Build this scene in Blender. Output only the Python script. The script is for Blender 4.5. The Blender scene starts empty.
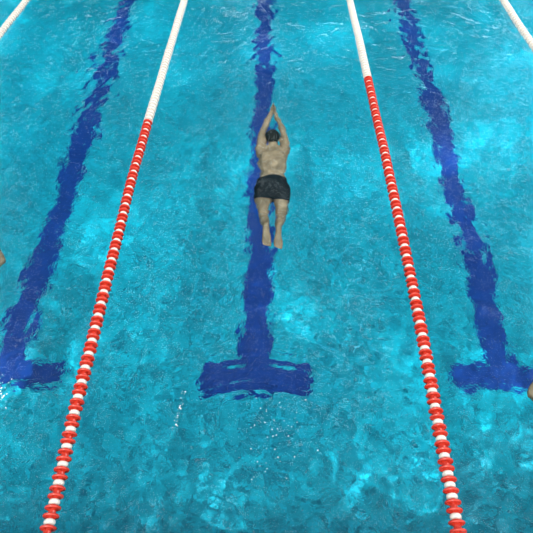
import bpy, bmesh, math, random
import numpy as np
from mathutils import Vector, Matrix

random.seed(7)
S = bpy.context.scene
COL = S.collection

# ---------------------------------------------------------------- camera
PITCH = math.radians(47.0)
cam_d = bpy.data.cameras.new('camera')
cam = bpy.data.objects.new('camera', cam_d)
COL.objects.link(cam)
cam.location = (0.148, 0.0, 3.676)
cam.rotation_euler = (math.radians(90) - PITCH, 0, math.radians(0.70))
cam_d.sensor_width = 36.0
cam_d.lens = 582.36 / 533.0 * 36.0
cam_d.clip_end = 200
S.camera = cam

# ---------------------------------------------------------------- sky, sun, exposure
def nodes(nt):
    nt.nodes.clear()
    return nt.nodes, nt.links

world = bpy.data.worlds.new('sky')
S.world = world
world.use_nodes = True
N, L = nodes(world.node_tree)
out = N.new('ShaderNodeOutputWorld')
bg = N.new('ShaderNodeBackground')
# made-up surround: soft light behind, dim ahead, bright noise patches added for ripple reflections
tc = N.new('ShaderNodeTexCoord')
sep = N.new('ShaderNodeSeparateXYZ'); L.new(tc.outputs['Generated'], sep.inputs['Vector'])
mr = N.new('ShaderNodeMapRange'); mr.interpolation_type = 'SMOOTHSTEP'
mr.inputs['From Min'].default_value = 0.02; mr.inputs['From Max'].default_value = -0.30
L.new(sep.outputs['Y'], mr.inputs['Value'])
nz = N.new('ShaderNodeTexNoise'); nz.inputs['Scale'].default_value = 13.0
nz.inputs['Detail'].default_value = 2.0; nz.inputs['Roughness'].default_value = 0.5
L.new(tc.outputs['Generated'], nz.inputs['Vector'])
cr = N.new('ShaderNodeValToRGB')
cr.color_ramp.elements[0].position = 0.58; cr.color_ramp.elements[0].color = (0.01, 0.08, 0.12, 1)
cr.color_ramp.elements[1].position = 0.65; cr.color_ramp.elements[1].color = (3.2, 3.6, 3.7, 1)
L.new(nz.outputs['Fac'], cr.inputs['Fac'])
mx = N.new('ShaderNodeMix'); mx.data_type = 'RGBA'
L.new(mr.outputs['Result'], mx.inputs['Factor'])
L.new(cr.outputs['Color'], mx.inputs[6])
mx.inputs[7].default_value = (2.5, 2.55, 2.5, 1)
L.new(mx.outputs[2], bg.inputs['Color'])
bg.inputs['Strength'].default_value = 1.0
L.new(bg.outputs['Background'], out.inputs['Surface'])

for nm, en, an, dr in (('sun', 1.75, 0.8, (0.34, 0.36, -1.0)),):
    sun_d = bpy.data.lights.new(nm, 'SUN')
    sun = bpy.data.objects.new(nm, sun_d)
    COL.objects.link(sun)
    sun_d.energy = en
    sun_d.angle = math.radians(an)
    sun_d.color = (1.0, 0.97, 0.92)
    sun.rotation_euler = Vector(dr).to_track_quat('-Z', 'Y').to_euler()
    sun_d.cycles.is_caustics_light = True

lamp_d = bpy.data.lights.new('fill_lamp', 'POINT')            # added unseen point light, brightens the far and right water
lamp = bpy.data.objects.new('fill_lamp', lamp_d)
COL.objects.link(lamp)
lamp.location = (9.0, 7.5, 7.0)
lamp_d.energy = 4200
lamp_d.shadow_soft_size = 0.10
lamp_d.color = (0.97, 0.99, 1.0)
lamp_d.cycles.is_caustics_light = True

S.view_settings.view_transform = 'Standard'
S.view_settings.look = 'None'
S.view_settings.gamma = 1.0
S.view_settings.use_curve_mapping = False
S.view_settings.exposure = 0.07
S.cycles.max_bounces = 12
S.cycles.transmission_bounces = 8
S.cycles.glossy_bounces = 4
S.cycles.diffuse_bounces = 3
S.cycles.caustics_refractive = True
S.cycles.caustics_reflective = False
S.cycles.blur_glossy = 0.3

# ---------------------------------------------------------------- helpers
def tag(o, label=None, cat=None, group=None, kind=None):
    if label: o['label'] = label
    if cat: o['category'] = cat
    if group: o['group'] = group
    if kind: o['kind'] = kind
    return o

def obj(name, me, mat=None, parent=None):
    o = bpy.data.objects.new(name, me)
    COL.objects.link(o)
    if mat and not me.materials: me.materials.append(mat)
    if parent: o.parent = parent
    return o

def empty(name, loc=(0, 0, 0)):
    o = bpy.data.objects.new(name, None)
    COL.objects.link(o)
    o.location = loc
    o.empty_display_size = 0.1
    return o

def principled(name, base, rough=0.5, spec=0.5):
    m = bpy.data.materials.new(name); m.use_nodes = True
    b = m.node_tree.nodes['Principled BSDF']
    b.inputs['Base Color'].default_value = (*base, 1)
    b.inputs['Roughness'].default_value = rough
    b.inputs['Specular IOR Level'].default_value = spec
    return m, b

def vary(m, b, c1, c2, scale, detail=3.0):
    nt = m.node_tree
    t = nt.nodes.new('ShaderNodeTexCoord')
    n = nt.nodes.new('ShaderNodeTexNoise'); n.inputs['Scale'].default_value = scale
    n.inputs['Detail'].default_value = detail
    r = nt.nodes.new('ShaderNodeValToRGB')
    r.color_ramp.elements[0].position = 0.35; r.color_ramp.elements[0].color = (*c1, 1)
    r.color_ramp.elements[1].position = 0.65; r.color_ramp.elements[1].color = (*c2, 1)
    nt.links.new(t.outputs['Object'], n.inputs['Vector'])
    nt.links.new(n.outputs['Fac'], r.inputs['Fac'])
    nt.links.new(r.outputs['Color'], b.inputs['Base Color'])
    return r

def tiled(name, c1, c2, grout, size=0.025):
    """small mosaic tiles seen through the water"""
    m, b = principled(name, c1, 0.35)
    nt = m.node_tree
    t = nt.nodes.new('ShaderNodeTexCoord')
    br = nt.nodes.new('ShaderNodeTexBrick')
    br.offset = 0.0
    br.inputs['Color1'].default_value = (*c1, 1)
    br.inputs['Color2'].default_value = (*c2, 1)
    br.inputs['Mortar'].default_value = (*grout, 1)
    br.inputs['Scale'].default_value = 1.0
    br.inputs['Brick Width'].default_value = size
    br.inputs['Row Height'].default_value = size
    br.inputs['Mortar Size'].default_value = size * 0.06
    nt.links.new(t.outputs['Object'], br.inputs['Vector'])
    nt.links.new(br.outputs['Color'], b.inputs['Base Color'])
    return m

M_floor = tiled('turquoise_mosaic', (0.000, 0.22, 0.34), (0.002, 0.60, 0.80), (0.01, 0.46, 0.60), .045)  # turquoise tiles, tone contrast raised to stand in for some caustic mottling
M_line = tiled('navy_mosaic', (0.003, 0.030, 0.22), (0.008, 0.065, 0.40), (0.010, 0.07, 0.34), .045)
M_deck = tiled('deck_tiles', (0.55, 0.60, 0.60), (0.60, 0.64, 0.64), (0.4, 0.42, 0.42), 0.1)
M_red, _b = principled('red_plastic', (0.55, 0.025, 0.012), 0.35); vary(M_red, _b, (0.42, 0.020, 0.008), (0.56, 0.036, 0.016), 9)
M_white, _b = principled('white_plastic', (0.85, 0.84, 0.80), 0.35); vary(M_white, _b, (0.54, 0.50, 0.45), (0.66, 0.63, 0.58), 11)
M_cream, _b = principled('cream_plastic', (0.82, 0.72, 0.66), 0.4); vary(M_cream, _b, (0.58, 0.42, 0.36), (0.66, 0.54, 0.47), 11)
M_cable, _ = principled('steel_cable', (0.35, 0.36, 0.38), 0.4)
M_skin, _b = principled('skin', (0.34, 0.19, 0.12), 0.6, 0.3); vary(M_skin, _b, (0.19, 0.10, 0.060), (0.34, 0.185, 0.115), 9)
M_hair, _b = principled('dark_hair', (0.012, 0.010, 0.010), 0.8, 0.15); vary(M_hair, _b, (0.006, 0.005, 0.005), (0.02, 0.015, 0.012), 60)
M_trunk, _b = principled('black_fabric', (0.008, 0.008, 0.010), 0.9, 0.1); vary(M_trunk, _b, (0.006, 0.006, 0.008), (0.014, 0.014, 0.017), 20)
M_eye, _ = principled('eye', (0.8, 0.8, 0.78), 0.2)

# ---------------------------------------------------------------- basin
DEPTH = 1.96
Y0, Y1, XW = 1.02, 26.0, 8.75

def box_mesh(name, x0, x1, y0, y1, z0, z1):
    bm = bmesh.new()
    bmesh.ops.create_cube(bm, size=1)
    for v in bm.verts:
        v.co = Vector((x0 + (v.co.x + .5) * (x1 - x0), y0 + (v.co.y + .5) * (y1 - y0), z0 + (v.co.z + .5) * (z1 - z0)))
    me = bpy.data.meshes.new(name); bm.to_mesh(me); bm.free()
    return me

floor = obj('floor', box_mesh('floor', -XW, XW, Y0, Y1, -DEPTH - .15, -DEPTH), M_floor)
tag(floor, 'turquoise tiled pool floor under the water', 'pool floor', kind='structure')
for nm, a in (('wall_near', (-XW - .3, XW + .3, Y0 - .3, Y0, -DEPTH - .15, .10)),
              ('wall_far', (-XW - .3, XW + .3, Y1, Y1 + .3, -DEPTH - .15, .10)),
              ('wall_left', (-XW - .3, -XW, Y0, Y1, -DEPTH - .15, .10)),
              ('wall_right', (XW, XW + .3, Y0, Y1, -DEPTH - .15, .10))):
    tag(obj(nm, box_mesh(nm, *a), M_floor), kind='structure')

def line_mesh(x):
    """one lane line with the T bar at its near end, a thin inlay on the floor"""
    w, T0, T1, tw = 0.145, (2.99 if abs(x) < 1 else 3.04), (3.35 if abs(x) < 1 else 3.31), 0.54
    yE = 24.0
    pts = [(-tw, T0), (tw, T0), (tw, T1), (w, T1), (w, yE), (-w, yE), (-w, T1), (-tw, T1)]
    bm = bmesh.new()
    top = [bm.verts.new((x + a, b, -DEPTH + .004)) for a, b in pts]
    bot = [bm.verts.new((x + a, b, -DEPTH - .001)) for a, b in pts]
    bm.faces.new(top); bm.faces.new(bot[::-1])
    n = len(pts)
    for i in range(n):
        bm.faces.new((top[i], bot[i], bot[(i + 1) % n], top[(i + 1) % n]))
    bmesh.ops.recalc_face_normals(bm, faces=bm.faces)
    me = bpy.data.meshes.new('lane_marking'); bm.to_mesh(me); bm.free()
    return me
for k in (-2, -1, 0, 1, 2):
    lm = obj('lane_marking', line_mesh(k * 2.49), M_line, floor)
    lm['label'] = 'navy blue lane line with T bar end'

# ---------------------------------------------------------------- water surface
rng = np.random.RandomState(11)
def axis(segs):
    a = []
    for (s, e, d) in segs:
        a.append(np.arange(s, e - 1e-6, d))
    a.append([segs[-1][1]])
    return np.concatenate(a)
xs = axis([(-XW, -4.6, .08), (-4.6, 4.6, .0165), (4.6, XW, .08)])
ys = axis([(Y0, 7.0, .0165), (7.0, 11.6, .022), (11.6, 26.0, .10)])
X, Y = np.meshgrid(xs, ys)

def waves(X, Y, n, l0, l1, slope, stretch=1.0, main=None, spread=math.pi):
    H = np.zeros_like(X)
    for i in range(n):
        lam = l0 * (l1 / l0) ** rng.rand()
        th = (main if main is not None else 0) + rng.uniform(-spread, spread)
        k = 2 * math.pi / lam
        a = slope * math.sqrt(2.0 / n) / k
        H += a * np.cos(k * (X * math.cos(th) + Y * math.sin(th) * stretch) + rng.uniform(0, 6.283))
    return H
# slow domain warp keeps the crests from being straight
WX = X + waves(X, Y, 10, .7, 2.2, .16); WY = Y + waves(X, Y, 10, .7, 2.2, .16)
def sstep(a, b, v):
    t = np.clip((v - a) / (b - a), 0, 1); return t * t * (3 - 2 * t)
far = sstep(1.8, 6.5, Y + .35 * X)
patch = waves(X, Y, 14, 1.5, 4.0, 1.0); patch = patch / patch.std()
rough = np.clip(1 + .28 * patch, .45, 1.8)
H = waves(WX, WY, 26, .45, 1.3, .034) * (.75 + .45 * far)
H += waves(WX, WY, 46, .17, .45, .046) * (.75 + .25 * far) * rough
H += waves(WX, WY, 60, .075, .17, .060) * (.80 + .05 * far) * rough
# ring ripples spreading over the middle lane's T bar
R = np.hypot((X - .05) * .75, Y - 1.72) + waves(X, Y, 8, .3, .9, .05)
H += .0028 * np.cos(2 * math.pi * R / .090) * np.exp(-((R - .64) / .24) ** 2) * np.exp(-((X - .05) / .50) ** 2)
# choppy splash beside the left lane's T bar
G = np.exp(-(((X + 1.98) / .24) ** 2 + ((Y - 2.13) / .19) ** 2))
H += waves(X, Y, 60, .05, .13, .34) * G
# the swimmer's wake
G = np.exp(-(((X - .15) / .28) ** 2 + ((Y - 4.3) / .6) ** 2))
H += waves(WX, WY, 40, .09, .25, .05) * G

def grid_mesh(name, xs, ys, H):
    nx, ny = len(xs), len(ys)
    co = np.stack([X, Y, H], -1).reshape(-1, 3).astype(np.float32)
    idx = np.arange(nx * ny).reshape(ny, nx)
    q = np.stack([idx[:-1, :-1], idx[:-1, 1:], idx[1:, 1:], idx[1:, :-1]], -1).reshape(-1, 4).astype(np.int32)
    me = bpy.data.meshes.new(name)
    me.vertices.add(len(co)); me.vertices.foreach_set('co', co.ravel())
    me.loops.add(q.size); me.loops.foreach_set('vertex_index', q.ravel())
    me.polygons.add(len(q))
    me.polygons.foreach_set('loop_start', np.arange(0, q.size, 4, dtype=np.int32))
    me.update(calc_edges=True); me.validate()
    me.shade_smooth()
    return me
M_water = bpy.data.materials.new('water'); M_water.use_nodes = True
N, L = nodes(M_water.node_tree)
o_ = N.new('ShaderNodeOutputMaterial')
pb = N.new('ShaderNodeBsdfPrincipled')
pb.inputs['Base Color'].default_value = (0.62, 0.95, 0.98, 1)
pb.inputs['Roughness'].default_value = 0.0
pb.inputs['IOR'].default_value = 1.333
pb.inputs['Transmission Weight'].default_value = 1.0
tc = N.new('ShaderNodeTexCoord')
nz = N.new('ShaderNodeTexNoise'); nz.inputs['Scale'].default_value = 26; nz.inputs['Detail'].default_value = 2
nz.inputs['Distortion'].default_value = 0.8
bp = N.new('ShaderNodeBump'); bp.inputs['Strength'].default_value = 1.0; bp.inputs['Distance'].default_value = 0.0024
L.new(tc.outputs['Object'], nz.inputs['Vector']); L.new(nz.outputs['Fac'], bp.inputs['Height'])
L.new(bp.outputs['Normal'], pb.inputs['Normal'])
L.new(pb.outputs['BSDF'], o_.inputs['Surface'])
water = obj('pool_water', grid_mesh('pool_water', xs, ys, H), M_water)
tag(water, 'clear rippling turquoise water filling the swimming pool', 'water', kind='stuff')
water.cycles.is_caustics_caster = True
for o in [floor] + list(floor.children): o.cycles.is_caustics_receiver = True

# ---------------------------------------------------------------- lane ropes
def lathe(bm, prof, seg=16):
    """profile (y, r) turned about the local Y axis"""
    rings = []
    for (y, r) in prof:
        rings.append([bm.verts.new((r * math.cos(2 * math.pi * i / seg), y, r * math.sin(2 * math.pi * i / seg))) for i in range(seg)])
    for a, b in zip(rings, rings[1:]):
        for i in range(seg):
            bm.faces.new((a[i], b[i], b[(i + 1) % seg], a[(i + 1) % seg]))
    bm.faces.new(rings[0]); bm.faces.new(rings[-1][::-1])

def disc_mesh(name, seg=18, fins=True):
    bm = bmesh.new()
    lathe(bm, [(-.0250, .012), (-.0250, .024), (-.0055, .024), (-.0078, .038), (-.0068, .0485), (0, .0515), (.0068, .0485),
               (.0078, .038), (.0055, .024), (.0250, .024), (.0250, .012)], seg)
    if fins:
        for k in range(6):
            a = k * math.pi / 3 + .26
            R_ = Matrix.Rotation(a, 4, 'Y')
            g = bmesh.ops.create_cube(bm, size=1)
            for v in g['verts']:
                taper = 1.0 if v.co.x < 0 else .55
                v.co = R_ @ Vector((.018 + (v.co.x + .5) * .022, v.co.y * .040 * taper, v.co.z * .004))
    bmesh.ops.recalc_face_normals(bm, faces=bm.faces)
    me = bpy.data.meshes.new(name); bm.to_mesh(me); bm.free()
    for p in me.polygons: p.use_smooth = True
    me.set_sharp_from_angle(angle=math.radians(40))
    return me
def bead_mesh(name):
    bm = bmesh.new()
    prof = [(-.020, .014)]
    for i in range(9):
        t = -1 + 2 * i / 8
        prof.append((t * .019, .021 + .015 * math.sqrt(max(0, 1 - t * t))))
    prof.append((.020, .014))
    lathe(bm, prof, 18)
    bmesh.ops.recalc_face_normals(bm, faces=bm.faces)
    me = bpy.data.meshes.new(name); bm.to_mesh(me); bm.free()
    for p in me.polygons: p.use_smooth = True
    return me
def with_mat(me, mat): me.materials.append(mat); return me
ME_red = with_mat(disc_mesh('red_disc'), M_red)
ME_whd = with_mat(disc_mesh('white_disc'), M_white)
ME_wb = with_mat(bead_mesh('white_bead'), M_white)
ME_cb = with_mat(bead_mesh('cream_bead'), M_cream)

def curve_at(pts):
    ya = [p[1] for p in pts]; xa = [p[0] for p in pts]
    # smooth monotone-in-Y interpolation (Catmull-Rom)
    def f(y):
        if y <= ya[0]: return xa[0]
        if y >= ya[-1]: return xa[-1]
        i = max(j for j in range(len(ya) - 1) if ya[j] <= y)
        t = (y - ya[i]) / (ya[i + 1] - ya[i])
        def sl(j):
            if j <= 0 or j >= len(ya) - 1: return 0.0
            return (xa[j + 1] - xa[j - 1]) / (ya[j + 1] - ya[j - 1])
        h = ya[i + 1] - ya[i]
        return ((2*t**3 - 3*t**2 + 1) * xa[i] + (t**3 - 2*t**2 + t) * h * sl(i)
                + (-2*t**3 + 3*t**2) * xa[i+1] + (t**3 - t**2) * h * sl(i+1))
    return f

def merged(name, me_src, frames, mat):
    n = len(me_src.vertices)
    co = np.empty(n * 3, np.float32); me_src.vertices.foreach_get('co', co); co = co.reshape(-1, 3)
    faces = [tuple(p.vertices) for p in me_src.polygons]
    V, F = [], []
    for k, m in enumerate(frames):
        m = np.array(m)
        V.append(co @ m[:3, :3].T + m[:3, 3])
        F += [tuple(i + k * n for i in f) for f in faces]
    me = bpy.data.meshes.new(name)
    me.from_pydata(np.concatenate(V).tolist(), [], F)
    for p in me.polygons: p.use_smooth = True
    me.set_sharp_from_angle(angle=math.radians(40))
    return obj(name, me, mat)

lo_disc = disc_mesh('low_disc', 10, False)
def lane_rope(label, pts, y_red, y_start, pattern=None, detail_from=Y0, seed=0):
    root = tag(empty('lane_rope', (pts[0][0], Y0, 0)), label, 'lane rope', 'lane ropes dividing the pool')
    fx = curve_at(pts)
    ph = seed * 1.7
    fz = lambda y: .008 + .006 * math.sin(y * 2.3 + ph) + .004 * math.sin(y * 5.1 + ph * 2)
    def frame(y):
        d = Vector((fx(y + .02) - fx(y - .02), .04, fz(y + .02) - fz(y - .02))).normalized()
        q = Vector((0, 1, 0)).rotation_difference(d)
        return Matrix.Translation((fx(y), y, fz(y))) @ q.to_matrix().to_4x4() @ Matrix.Rotation(random.uniform(-.5, .5), 4, 'Y')
    counts = {}
    late = {}
    y, k = y_start, 0
    base = ['d', 'd', 'b']
    seq = list(pattern or [])
    while y < 25.7:
        c = seq[k] if k < len(seq) else base[(k - len(seq)) % 3]
        red = y < y_red
        if c == 'd': nm, me = ('red_disc', ME_red) if red else ('white_disc', ME_whd)
        else: nm, me = ('white_bead', ME_wb) if red else ('cream_bead', ME_cb)
        fr = frame(y)
        if y >= detail_from and counts.get(nm, 0) < 95:
            counts[nm] = counts.get(nm, 0) + 1
            o = obj(nm, me, None, root)
            o.matrix_parent_inverse = Matrix.Translation(-root.location)
            o.matrix_basis = fr
        else:
            late.setdefault(nm + ('_far' if y > detail_from else ''), []).append(fr)
        nx = seq[k + 1] if k + 1 < len(seq) else base[(k + 1 - len(seq)) % 3]
        y += .050 if c == 'd' and nx == 'd' else .0362; k += 1
    for nm, frs in late.items():
        base_nm = nm.replace('_far', '')
        src = lo_disc if 'disc' in nm else ME_wb
        mat = {'red_disc': M_red, 'white_disc': M_white, 'white_bead': M_white, 'cream_bead': M_cream}[base_nm]
        o = merged(base_nm, src, frs, mat)
        o.parent = root; o.matrix_parent_inverse = Matrix.Translation(-root.location)
        o['kind'] = 'stuff'
    cu = bpy.data.curves.new('cable', 'CURVE'); cu.dimensions = '3D'; cu.bevel_depth = .005; cu.bevel_resolution = 2
    sp = cu.splines.new('POLY'); yy = np.arange(Y0, Y1, .1); sp.points.add(len(yy) - 1)
    for p_, y_ in zip(sp.points, yy): p_.co = (fx(y_), y_, fz(y_), 1)
    cu.materials.append(M_cable)
    tmp = obj('tmp', cu)
    cme = bpy.data.meshes.new_from_object(tmp.evaluated_get(bpy.context.evaluated_depsgraph_get()))
    bpy.data.objects.remove(tmp); bpy.data.curves.remove(cu)
    c = obj('cable', cme, M_cable, root)
    c.matrix_parent_inverse = Matrix.Translation(-root.location)
    c['label'] = 'thin steel cable'
    return root

LEFT = [(-1.19, 1.0), (-1.193, 1.2), (-1.212, 1.87), (-1.224, 2.62), (-1.241, 3.59), (-1.255, 4.49), (-1.246, 5.6), (-1.227, 7.0), (-1.196, 8.85), (-1.21, 12), (-1.25, 26)]
RIGHT = [(1.285, 1.0), (1.291, 1.23), (1.309, 2.2), (1.328, 3.05), (1.330, 4.22), (1.327, 5.29), (1.316, 6.59), (1.302, 7.9), (1.290, 8.9), (1.28, 12), (1.25, 26)]
lane_rope('lane rope left of the submerged swimmer, red and white floats turning all white further off', LEFT, 5.62, 1.06, None, seed=1)
lane_rope('lane rope right of the submerged swimmer, longer red section turning white near the top', RIGHT, 6.62, 1.12,
          ['d','d','b','d','d','b','d','d','b','d','b','d','b','d','d','b'], seed=2)
lane_rope('white lane rope crossing the top left corner', [(-3.66, 1.0), (-3.64, 4), (-3.601, 7.74), (-3.561, 8.82), (-3.56, 12), (-3.7, 26)], 5.6, 1.08, None, 7.0, seed=3)
lane_rope('white lane rope crossing the top right corner', [(3.66, 1.0), (3.64, 4), (3.604, 7.48), (3.581, 8.9), (3.57, 12), (3.7, 26)], 6.0, 1.08, None, 6.4, seed=4)

# ---------------------------------------------------------------- people
def capsule_chain(bm, pts, seg=14):
    """tapered tube with round ends through (pos, radius) or (pos, rx, rz) points"""
    P_ = [Vector(p[0]) for p in pts]
    up = Vector((0, 0, 1))
    rings = []
    n = len(P_)
    def ring(c, t, rx, rz):
        s = t.cross(up)
        if s.length < .15: s = t.cross(Vector((0, 1, 0)))
        s.normalize(); u = s.cross(t).normalized()
        return [bm.verts.new(c + s * rx * math.cos(a) + u * rz * math.sin(a)) for a in (2 * math.pi * i / seg for i in range(seg))]
    for i in range(n):
        t = (P_[min(i + 1, n - 1)] - P_[max(i - 1, 0)]).normalized()
        rx = pts[i][1]; rz = pts[i][2] if len(pts[i]) > 2 else rx
        if i == 0:
            for e in (.25, .65):
                q = math.sqrt(1 - (1 - e) ** 2)
                rings.append(ring(P_[0] - t * min(rx, rz) * (1 - e), t, rx * q, rz * q))
        rings.append(ring(P_[i], t, rx, rz))
        if i == n - 1:
            for e in (.65, .25):
                q = math.sqrt(1 - (1 - e) ** 2)
                rings.append(ring(P_[i] + t * min(rx, rz) * (1 - e), t, rx * q, rz * q))
    for a, b in zip(rings, rings[1:]):
        for i in range(seg):
            bm.faces.new((a[i], a[(i + 1) % seg], b[(i + 1) % seg], b[i]))
    bm.faces.new(rings[0][::-1]); bm.faces.new(rings[-1])

def ball(bm, c, r, s=(1, 1, 1), rot=None):
    m = Matrix.Translation(c)
    if rot is not None: m = m @ rot.to_4x4()
    m = m @ Matrix.Diagonal((r * s[0], r * s[1], r * s[2], 1))
    bmesh.ops.create_uvsphere(bm, u_segments=20, v_segments=14, radius=1, matrix=m)

def remeshed(name, bm, voxel, smooth, mat, parent):
    bmesh.ops.recalc_face_normals(bm, faces=bm.faces)
    me = bpy.data.meshes.new(name); bm.to_mesh(me); bm.free()
    tmp = bpy.data.objects.new('tmp', me); COL.objects.link(tmp)
    r = tmp.modifiers.new('r', 'REMESH'); r.mode = 'VOXEL'; r.voxel_size = voxel; r.use_smooth_shade = True
    s = tmp.modifiers.new('s', 'SMOOTH'); s.iterations = smooth; s.factor = .5
    dg = bpy.context.evaluated_depsgraph_get()
    ev = bpy.data.meshes.new_from_object(tmp.evaluated_get(dg))
    bpy.data.objects.remove(tmp); bpy.data.meshes.remove(me)
    ev.name = name; ev.materials.clear(); ev.materials.append(mat)
    for p in ev.polygons: p.use_smooth = True
    o = obj(name, ev, None, parent)
    o.cycles.is_caustics_receiver = True
    return o

def hand(bm, wrist, d, side, palm_n, spread=.10, curl=.25):
    """palm and five fingers; d direction of fingers, side = towards the thumb, palm_n out of the palm"""
    d = d.normalized(); side = (side - d * side.dot(d)).normalized(); palm_n = (palm_n - d * palm_n.dot(d) - side * palm_n.dot(side)).normalized()
    W = Vector(wrist)
    for k in (-1.0, -.33, .33, 1.0):                               # metacarpal fan makes the palm
        capsule_chain(bm, [(W + side * k * .012, .013, .012), (W + d * .05 + side * k * .024, .0135, .012), (W + d * .085 + side * k * .029, .0105, .0105)], 10)
    L_ = {1.0: .072, .33: .080, -.33: .075, -1.0: .058}
    for k in (-1.0, -.33, .33, 1.0):
        b0 = W + d * .088 + side * k * .030
        a = k * spread
        l = L_[k]; p = b0; pts = [(p, .0095)]
        ang = 0
        for j, (fr, rr) in enumerate(((.44, .0088), (.31, .0080), (.25, .0068))):
            ang += curl * (.5 if j == 0 else 1)
            dd = (d * math.cos(a) + side * math.sin(a)).normalized() * math.cos(ang) + palm_n * math.sin(ang)
            p = p + dd * l * fr; pts.append((p, rr))
        capsule_chain(bm, pts, 8)
    t0 = W + d * .022 + side * .020
    t1 = t0 + (d * .6 + side * .75 + palm_n * .2).normalized() * .040
    t2 = t1 + (d * .8 + side * .5 + palm_n * .25).normalized() * .032
    t3 = t2 + (d * .92 + side * .25 + palm_n * .3).normalized() * .024
    capsule_chain(bm, [(t0, .014), (t1, .011), (t2, .0095), (t3, .0075)], 8)

def foot(bm, ankle, toe, sole_n):
    """sole_n points out of the sole"""
    A = Vector(ankle); T = Vector(toe); d = (T - A).normalized()
    s = d.cross(sole_n).normalized(); n = sole_n - d * sole_n.dot(d); n.normalize()
    heel = A - d * .035 + n * .035
    capsule_chain(bm, [(heel, .030), (A + d * .04 + n * .022, .032, .028), (A + d * .11 + n * .016, .037, .022), (A + d * .165 + n * .018, .043, .015), (A + d * .19 + n * .020, .038, .011)], 14)
    capsule_chain(bm, [(A, .033), (A + d * .08, .029)], 12)
    for k, (o_, l_, r_) in enumerate(((-.032, .050, .0125), (-.013, .043, .0090), (.003, .038, .0085), (.018, .032, .0080), (.031, .024, .0078))):
        b = A + d * .185 + n * .019 + s * o_
        capsule_chain(bm, [(b, r_), (b + d * l_ * .6 + n * .002, r_), (b + d * l_ + n * .006, r_ * .85)], 8)

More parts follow.
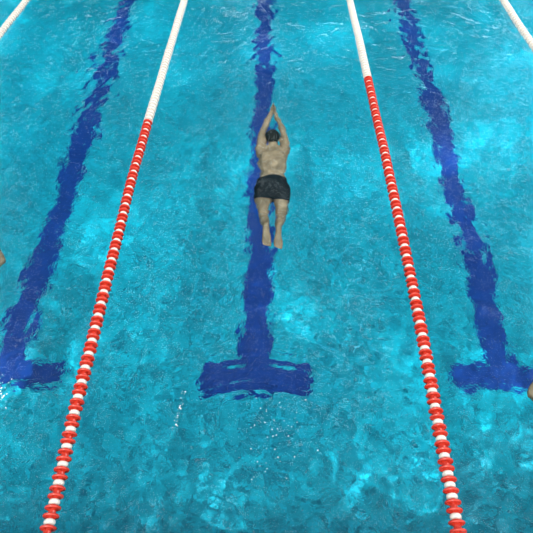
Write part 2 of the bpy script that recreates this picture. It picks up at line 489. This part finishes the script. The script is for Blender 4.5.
def swimmer(label, pose, voxel=.0065, mat_tr=None):
    """pose: world positions of the joints; the body lies face down along +Y"""
    V3 = Vector
    pelvis, chest, neck, head = V3(pose['pelvis']), V3(pose['chest']), V3(pose['neck']), V3(pose['head'])
    root = tag(empty('swimmer', tuple(pelvis)), label, 'person')
    off = -pelvis
    rel = lambda v: V3(v) + off
    pelvis_, chest_, neck_, head_ = rel(pelvis), rel(chest), rel(neck), rel(head)
    bm = bmesh.new()
    ax = (chest_ - pelvis_).normalized()
    lat = V3((1, 0, 0)); lat = (lat - ax * lat.dot(ax)).normalized(); back = lat.cross(ax).normalized()
    Lt = (chest_ - pelvis_).length
    # torso as one loft of ellipses from seat to collar
    prof = [(-.10, .125, .085), (-.04, .160, .105), (.03, .166, .105), (.10, .146, .093), (.19, .127, .085), (.28, .138, .092),
            (.38, .163, .108), (.46, .168, .108), (.53, .150, .095), (.58, .105, .075), (.62, .062, .058)]
    sc = Lt / .46
    capsule_chain(bm, [(pelvis_ + ax * a * sc, b, c) for a, b, c in prof], 24)
    # buttocks, shoulder blades, back muscles
    for s in (-1, 1):
        ball(bm, pelvis_ - ax * .05 + lat * s * .072 + back * .045, .085, (1, 1.1, .85))
        ball(bm, chest_ + ax * .005 + lat * s * .085 + back * .062, .062, (.9, 1.25, .55))
        capsule_chain(bm, [(pelvis_ + ax * .08 * sc + lat * s * .035 + back * .052, .034), (pelvis_ + ax * .3 * sc + lat * s * .04 + back * .060, .036), (chest_ + lat * s * .04 + back * .070, .034)], 10)
    # neck and head, face towards the floor
    hd = (head_ - neck_).normalized()
    capsule_chain(bm, [(neck_ - hd * .03, .066), (neck_ + hd * .05, .057), (head_ - hd * .03, .056)], 16)
    face = -(back - hd * back.dot(hd)).normalized()                 # face direction
    hl = face.cross(hd).normalized()
    rot = Matrix((hl, face, hd)).transposed()                       # local x lateral, y out of the face, z crown
    HS = 1.04
    hp = lambda x, y, z: head_ + (hl * x + face * y + hd * z) * HS
    ball(bm, hp(0, -.012, .022), .098 * HS, (.79, .98, .95), rot)
    ball(bm, hp(0, .020, -.045), .068 * HS, (.86, 1.0, 1.05), rot)
    ball(bm, hp(0, .052, -.088), .028 * HS, (1.1, .9, .8), rot)     # chin
    capsule_chain(bm, [(hp(0, .083, .012), .009), (hp(0, .098, -.018), .012), (hp(0, .103, -.032), .014)], 8)   # nose
    for s in (-1, 1):
        ball(bm, hp(s * .013, .092, -.034), .009, (1, 1, .9), rot)
        ball(bm, hp(s * .078, -.006, -.008), .030 * HS, (.30, .62, 1.0), rot)                                  # ear
        ball(bm, hp(s * .034, .074, .020), .018, (1.2, .6, .5), rot)                                           # brow
        ball(bm, hp(s * .042, .058, -.024), .022, (1, .8, .9), rot)                                            # cheek
    capsule_chain(bm, [(hp(-.020, .078, -.060), .006), (hp(0, .086, -.060), .008), (hp(.020, .078, -.060), .006)], 8)  # lips
    capsule_chain(bm, [(hp(-.017, .077, -.069), .006), (hp(0, .084, -.070), .008), (hp(.017, .077, -.069), .006)], 8)
    # arms
    for s, key in ((-1, 'armL'), (1, 'armR')):
        sh, el, wr, hdir, thumb, pn = [V3(v) for v in pose[key]]
        sh, el, wr = rel(sh), rel(el), rel(wr)
        capsule_chain(bm, [(chest_ + lat * s * .10 + ax * .0, .070, .060), (sh, .062, .058)], 14)
        ball(bm, sh, .064, (1, 1, .95))
        capsule_chain(bm, [(neck_ - ax * .02 + back * .01, .050), (neck_.lerp(sh, .5) - ax * .03, .054), (sh, .056)], 14)
        um = sh.lerp(el, .45)
        capsule_chain(bm, [(sh, .058), (um, .049), (el, .037)], 16)
        fm = el.lerp(wr, .28)
        capsule_chain(bm, [(el, .037), (fm, .042), (el.lerp(wr, .65), .033), (wr, .024, .021)], 16)
        capsule_chain(bm, [(wr, .024, .021), (wr + hdir.normalized() * .03, .026, .017)], 12)
        hand(bm, wr + hdir.normalized() * .012, hdir, thumb, pn, pose.get('spread', .07), pose.get('curl', .15))
    # legs
    legs = {}
    for s, key in ((-1, 'legL'), (1, 'legR')):
        hip, kn, an, toe, sn = [V3(v) for v in pose[key]]
        hip, kn, an, toe = rel(hip), rel(kn), rel(an), rel(toe)
        legs[s] = (hip, kn)
        capsule_chain(bm, [(hip, .088, .088), (hip.lerp(kn, .35), .080), (hip.lerp(kn, .75), .062), (kn, .053)], 20)
        # calf swells on the back of the shin
        bk = (sn - (an - kn).normalized() * sn.dot((an - kn).normalized())).normalized()
        capsule_chain(bm, [(kn, .053), (kn.lerp(an, .25) + bk * .012, .056), (kn.lerp(an, .55) + bk * .006, .045), (kn.lerp(an, .85), .031), (an, .032)], 18)
        foot(bm, an, toe, sn)
    body = remeshed('body', bm, voxel, 4, M_skin, root)
    # hair: a shell over the skull, cut back from the face and neck
    bm = bmesh.new()
    ball(bm, hp(0, -.020, .026), .106 * HS, (.80, .96, .94), rot)
    ball(bm, hp(0, -.050, -.012), .074 * HS, (.95, .75, .85), rot)
    for i in range(90):
        a, b = random.uniform(0, 6.283), random.uniform(.0, 1.35)
        v = (math.sin(b) * math.cos(a) * .079, -.020 + math.sin(b) * math.sin(a) * .094, .026 + math.cos(b) * .091)
        if v[1] > .045: continue
        ball(bm, hp(*v), random.uniform(.009, .014))
    hair = remeshed('hair', bm, .006, 2, M_hair, root)
    # eyes
    bm = bmesh.new()
    for s in (-1, 1): ball(bm, hp(s * .033, .070, .004), .0125)
    me = bpy.data.meshes.new('eyes'); bm.to_mesh(me); bm.free(); obj('eyes', me, M_eye, root)
    # trunks
    bm = bmesh.new()
    g = .011
    capsule_chain(bm, [(pelvis_ + ax * a * sc, b + g, c + g) for a, b, c in prof[0:1] + [(-.04, .163, .107), (.03, .166, .106), (.085, .158, .098)]], 24)
    for s in (-1, 1):
        ball(bm, pelvis_ - ax * .05 + lat * s * .072 + back * .045, .085 + g, (1, 1.1, .85))
        hip, kn = legs[s]
        e = hip.lerp(kn, pose.get('hem', .40))
        capsule_chain(bm, [(hip, .088 + g, .088 + g), (hip.lerp(e, .5), .086 + g), (e, .080 + g)], 20)
    # flat waist and hems: the rounded ends are cut off below
    tr = remeshed('swim_trunks', bm, .0075, 3, mat_tr or M_trunk, root)
    bm = bmesh.new(); bm.from_mesh(tr.data)
    w_pt = pelvis_ + ax * pose.get('waist', .115) * sc
    bmesh.ops.bisect_plane(bm, geom=bm.verts[:] + bm.edges[:] + bm.faces[:], plane_co=w_pt, plane_no=ax, clear_outer=True)
    for s in (-1, 1):
        hip, kn = legs[s]; dn = (kn - hip).normalized(); e = hip.lerp(kn, pose.get('hem', .40))
        gv = [v for v in bm.verts]
        gf = [f for f in bm.faces if (f.calc_center_median() - pelvis_).dot(lat) * s > 0 and (f.calc_center_median() - hip).dot(dn) > -.05]
        ed = set(x for f in gf for x in f.edges); vv = set(x for f in gf for x in f.verts)
        bmesh.ops.bisect_plane(bm, geom=list(vv) + list(ed) + gf, plane_co=e, plane_no=dn, clear_outer=True)
    bm.to_mesh(tr.data); bm.free()
    so = tr.modifiers.new('thickness', 'SOLIDIFY'); so.thickness = .003; so.offset = -1
    return root

cx = .150
swimmer('swimmer in black trunks gliding underwater face down above the middle lane line', {
    'pelvis': (cx, 4.74, -.36), 'chest': (cx, 5.235, -.34), 'neck': (cx, 5.45, -.33), 'head': (cx - .003, 5.565, -.31),
    'armL': ((cx - .138, 5.40, -.33), (cx - .112, 5.72, -.33), (cx - .010, 6.12, -.33), (.15, 1, .02), (-.25, 0, 1), (1, 0, -.1)),
    'armR': ((cx + .138, 5.40, -.33), (cx + .122, 5.70, -.33), (cx + .042, 6.07, -.32), (-.10, 1, .02), (.25, 0, 1), (-1, 0, -.1)),
    'legL': ((cx - .092, 4.70, -.36), (cx - .085, 4.34, -.40), (cx - .058, 4.00, -.14), (cx - .045, 3.78, -.16), (0, -.30, 1)),
    'legR': ((cx + .092, 4.70, -.36), (cx + .085, 4.33, -.40), (cx + .062, 3.98, -.15), (cx + .052, 3.76, -.17), (0, -.30, 1)),
    'hem': .42, 'waist': .125, 'spread': .02, 'curl': .06})

# neighbours, almost wholly outside the frame
qx, qy = -2.53, 3.20
swimmer('swimmer cut off by the left edge, only a bent elbow showing', {
    'pelvis': (qx, qy - .45, -.22), 'chest': (qx, qy, -.16), 'neck': (qx, qy + .21, -.12), 'head': (qx, qy + .38, -.08),
    'armL': ((qx - .15, qy + .12, -.15), (qx - .31, qy + .36, -.16), (qx - .12, qy + .55, -.14), (.4, 1, 0), (1, -.3, 0), (0, 0, -1)),
    'armR': ((qx + .15, qy + .12, -.15), (qx + .27, qy + .36, -.16), (qx + .12, qy + .56, -.14), (-.4, 1, 0), (-1, -.3, 0), (0, 0, -1)),
    'legL': ((qx - .095, qy - .52, -.22), (qx - .20, qy - .90, -.28), (qx - .30, qy - 1.10, -.10), (qx - .45, qy - 1.22, -.10), (0, -.3, 1)),
    'legR': ((qx + .095, qy - .52, -.22), (qx + .20, qy - .90, -.28), (qx + .26, qy - 1.12, -.12), (qx + .32, qy - 1.30, -.10), (0, -.3, 1)),
    'hem': .4, 'waist': .12, 'spread': .1, 'curl': .2}, .008)
rx, ry = 2.40, 1.98
swimmer('swimmer cut off by the right edge, only a bent elbow showing below the T bar', {
    'pelvis': (rx, ry - .45, -.30), 'chest': (rx, ry, -.22), 'neck': (rx, ry + .21, -.18), 'head': (rx, ry + .38, -.14),
    'armL': ((rx - .15, ry + .12, -.20), (rx - .31, ry + .30, -.20), (rx - .14, ry + .50, -.18), (.5, 1, 0), (1, -.3, 0), (0, 0, -1)),
    'armR': ((rx + .15, ry + .12, -.20), (rx + .31, ry + .30, -.20), (rx + .14, ry + .50, -.18), (-.5, 1, 0), (-1, -.3, 0), (0, 0, -1)),
    'legL': ((rx - .095, ry - .52, -.34), (rx - .17, ry - .72, -.72), (rx - .20, ry - .76, -1.14), (rx - .24, ry - .62, -1.28), (0, -1, -.4)),
    'legR': ((rx + .095, ry - .52, -.34), (rx + .17, ry - .72, -.72), (rx + .20, ry - .76, -1.14), (rx + .24, ry - .62, -1.28), (0, -1, -.4)),
    'hem': .4, 'waist': .12, 'spread': .1, 'curl': .2}, .008)

# ---------------------------------------------------------------- foam
def water_z(x, y):
    i = min(max(int(np.searchsorted(xs, x)), 0), len(xs) - 1); j = min(max(int(np.searchsorted(ys, y)), 0), len(ys) - 1)
    return float(H[j, i])
def foam(name, label, spots):
    bm = bmesh.new()
    for (x, y, r_) in spots:
        m = Matrix.Translation((x, y, water_z(x, y) + r_ * .25)) @ Matrix.Rotation(random.uniform(0, 3), 4, 'Z') @ Matrix.Diagonal((r_ * random.uniform(.8, 1.6), r_, r_ * .55, 1))
        bmesh.ops.create_icosphere(bm, subdivisions=2, radius=1, matrix=m)
    me = bpy.data.meshes.new(name); bm.to_mesh(me); bm.free()
    for p in me.polygons: p.use_smooth = True
    return tag(obj(name, me, M_foam), label, 'foam', kind='stuff')
M_foam, _b = principled('foam', (0.85, 0.92, 0.93), 0.4)
G_ = random.gauss
sp = []
for _ in range(24):                                                 # short trail of small white specks left of the middle T bar
    t = random.random(); sp.append((-.47 - .04 * t + G_(0, .008), 2.20 - .30 * t + G_(0, .02), random.uniform(.0015, .0042)))
foam('fleck_trail', 'short trail of white specks left of the middle T bar', sp)
sp = []
for _ in range(46):  # tiny white blobs scattered on the water surface
    t = random.random(); sp.append((.13 + G_(0, .09) + .1 * t, 1.55 + .62 * t, random.uniform(.0015, .0035)))
foam('flecks', 'scattered tiny white specks below the middle T bar', sp)
sp = [(-1.87 + G_(0, .06), 2.13 + G_(0, .09), random.uniform(.002, .006)) for _ in range(170)]
foam('splash_foam', 'white splash foam at the left edge below the left lane line', sp)
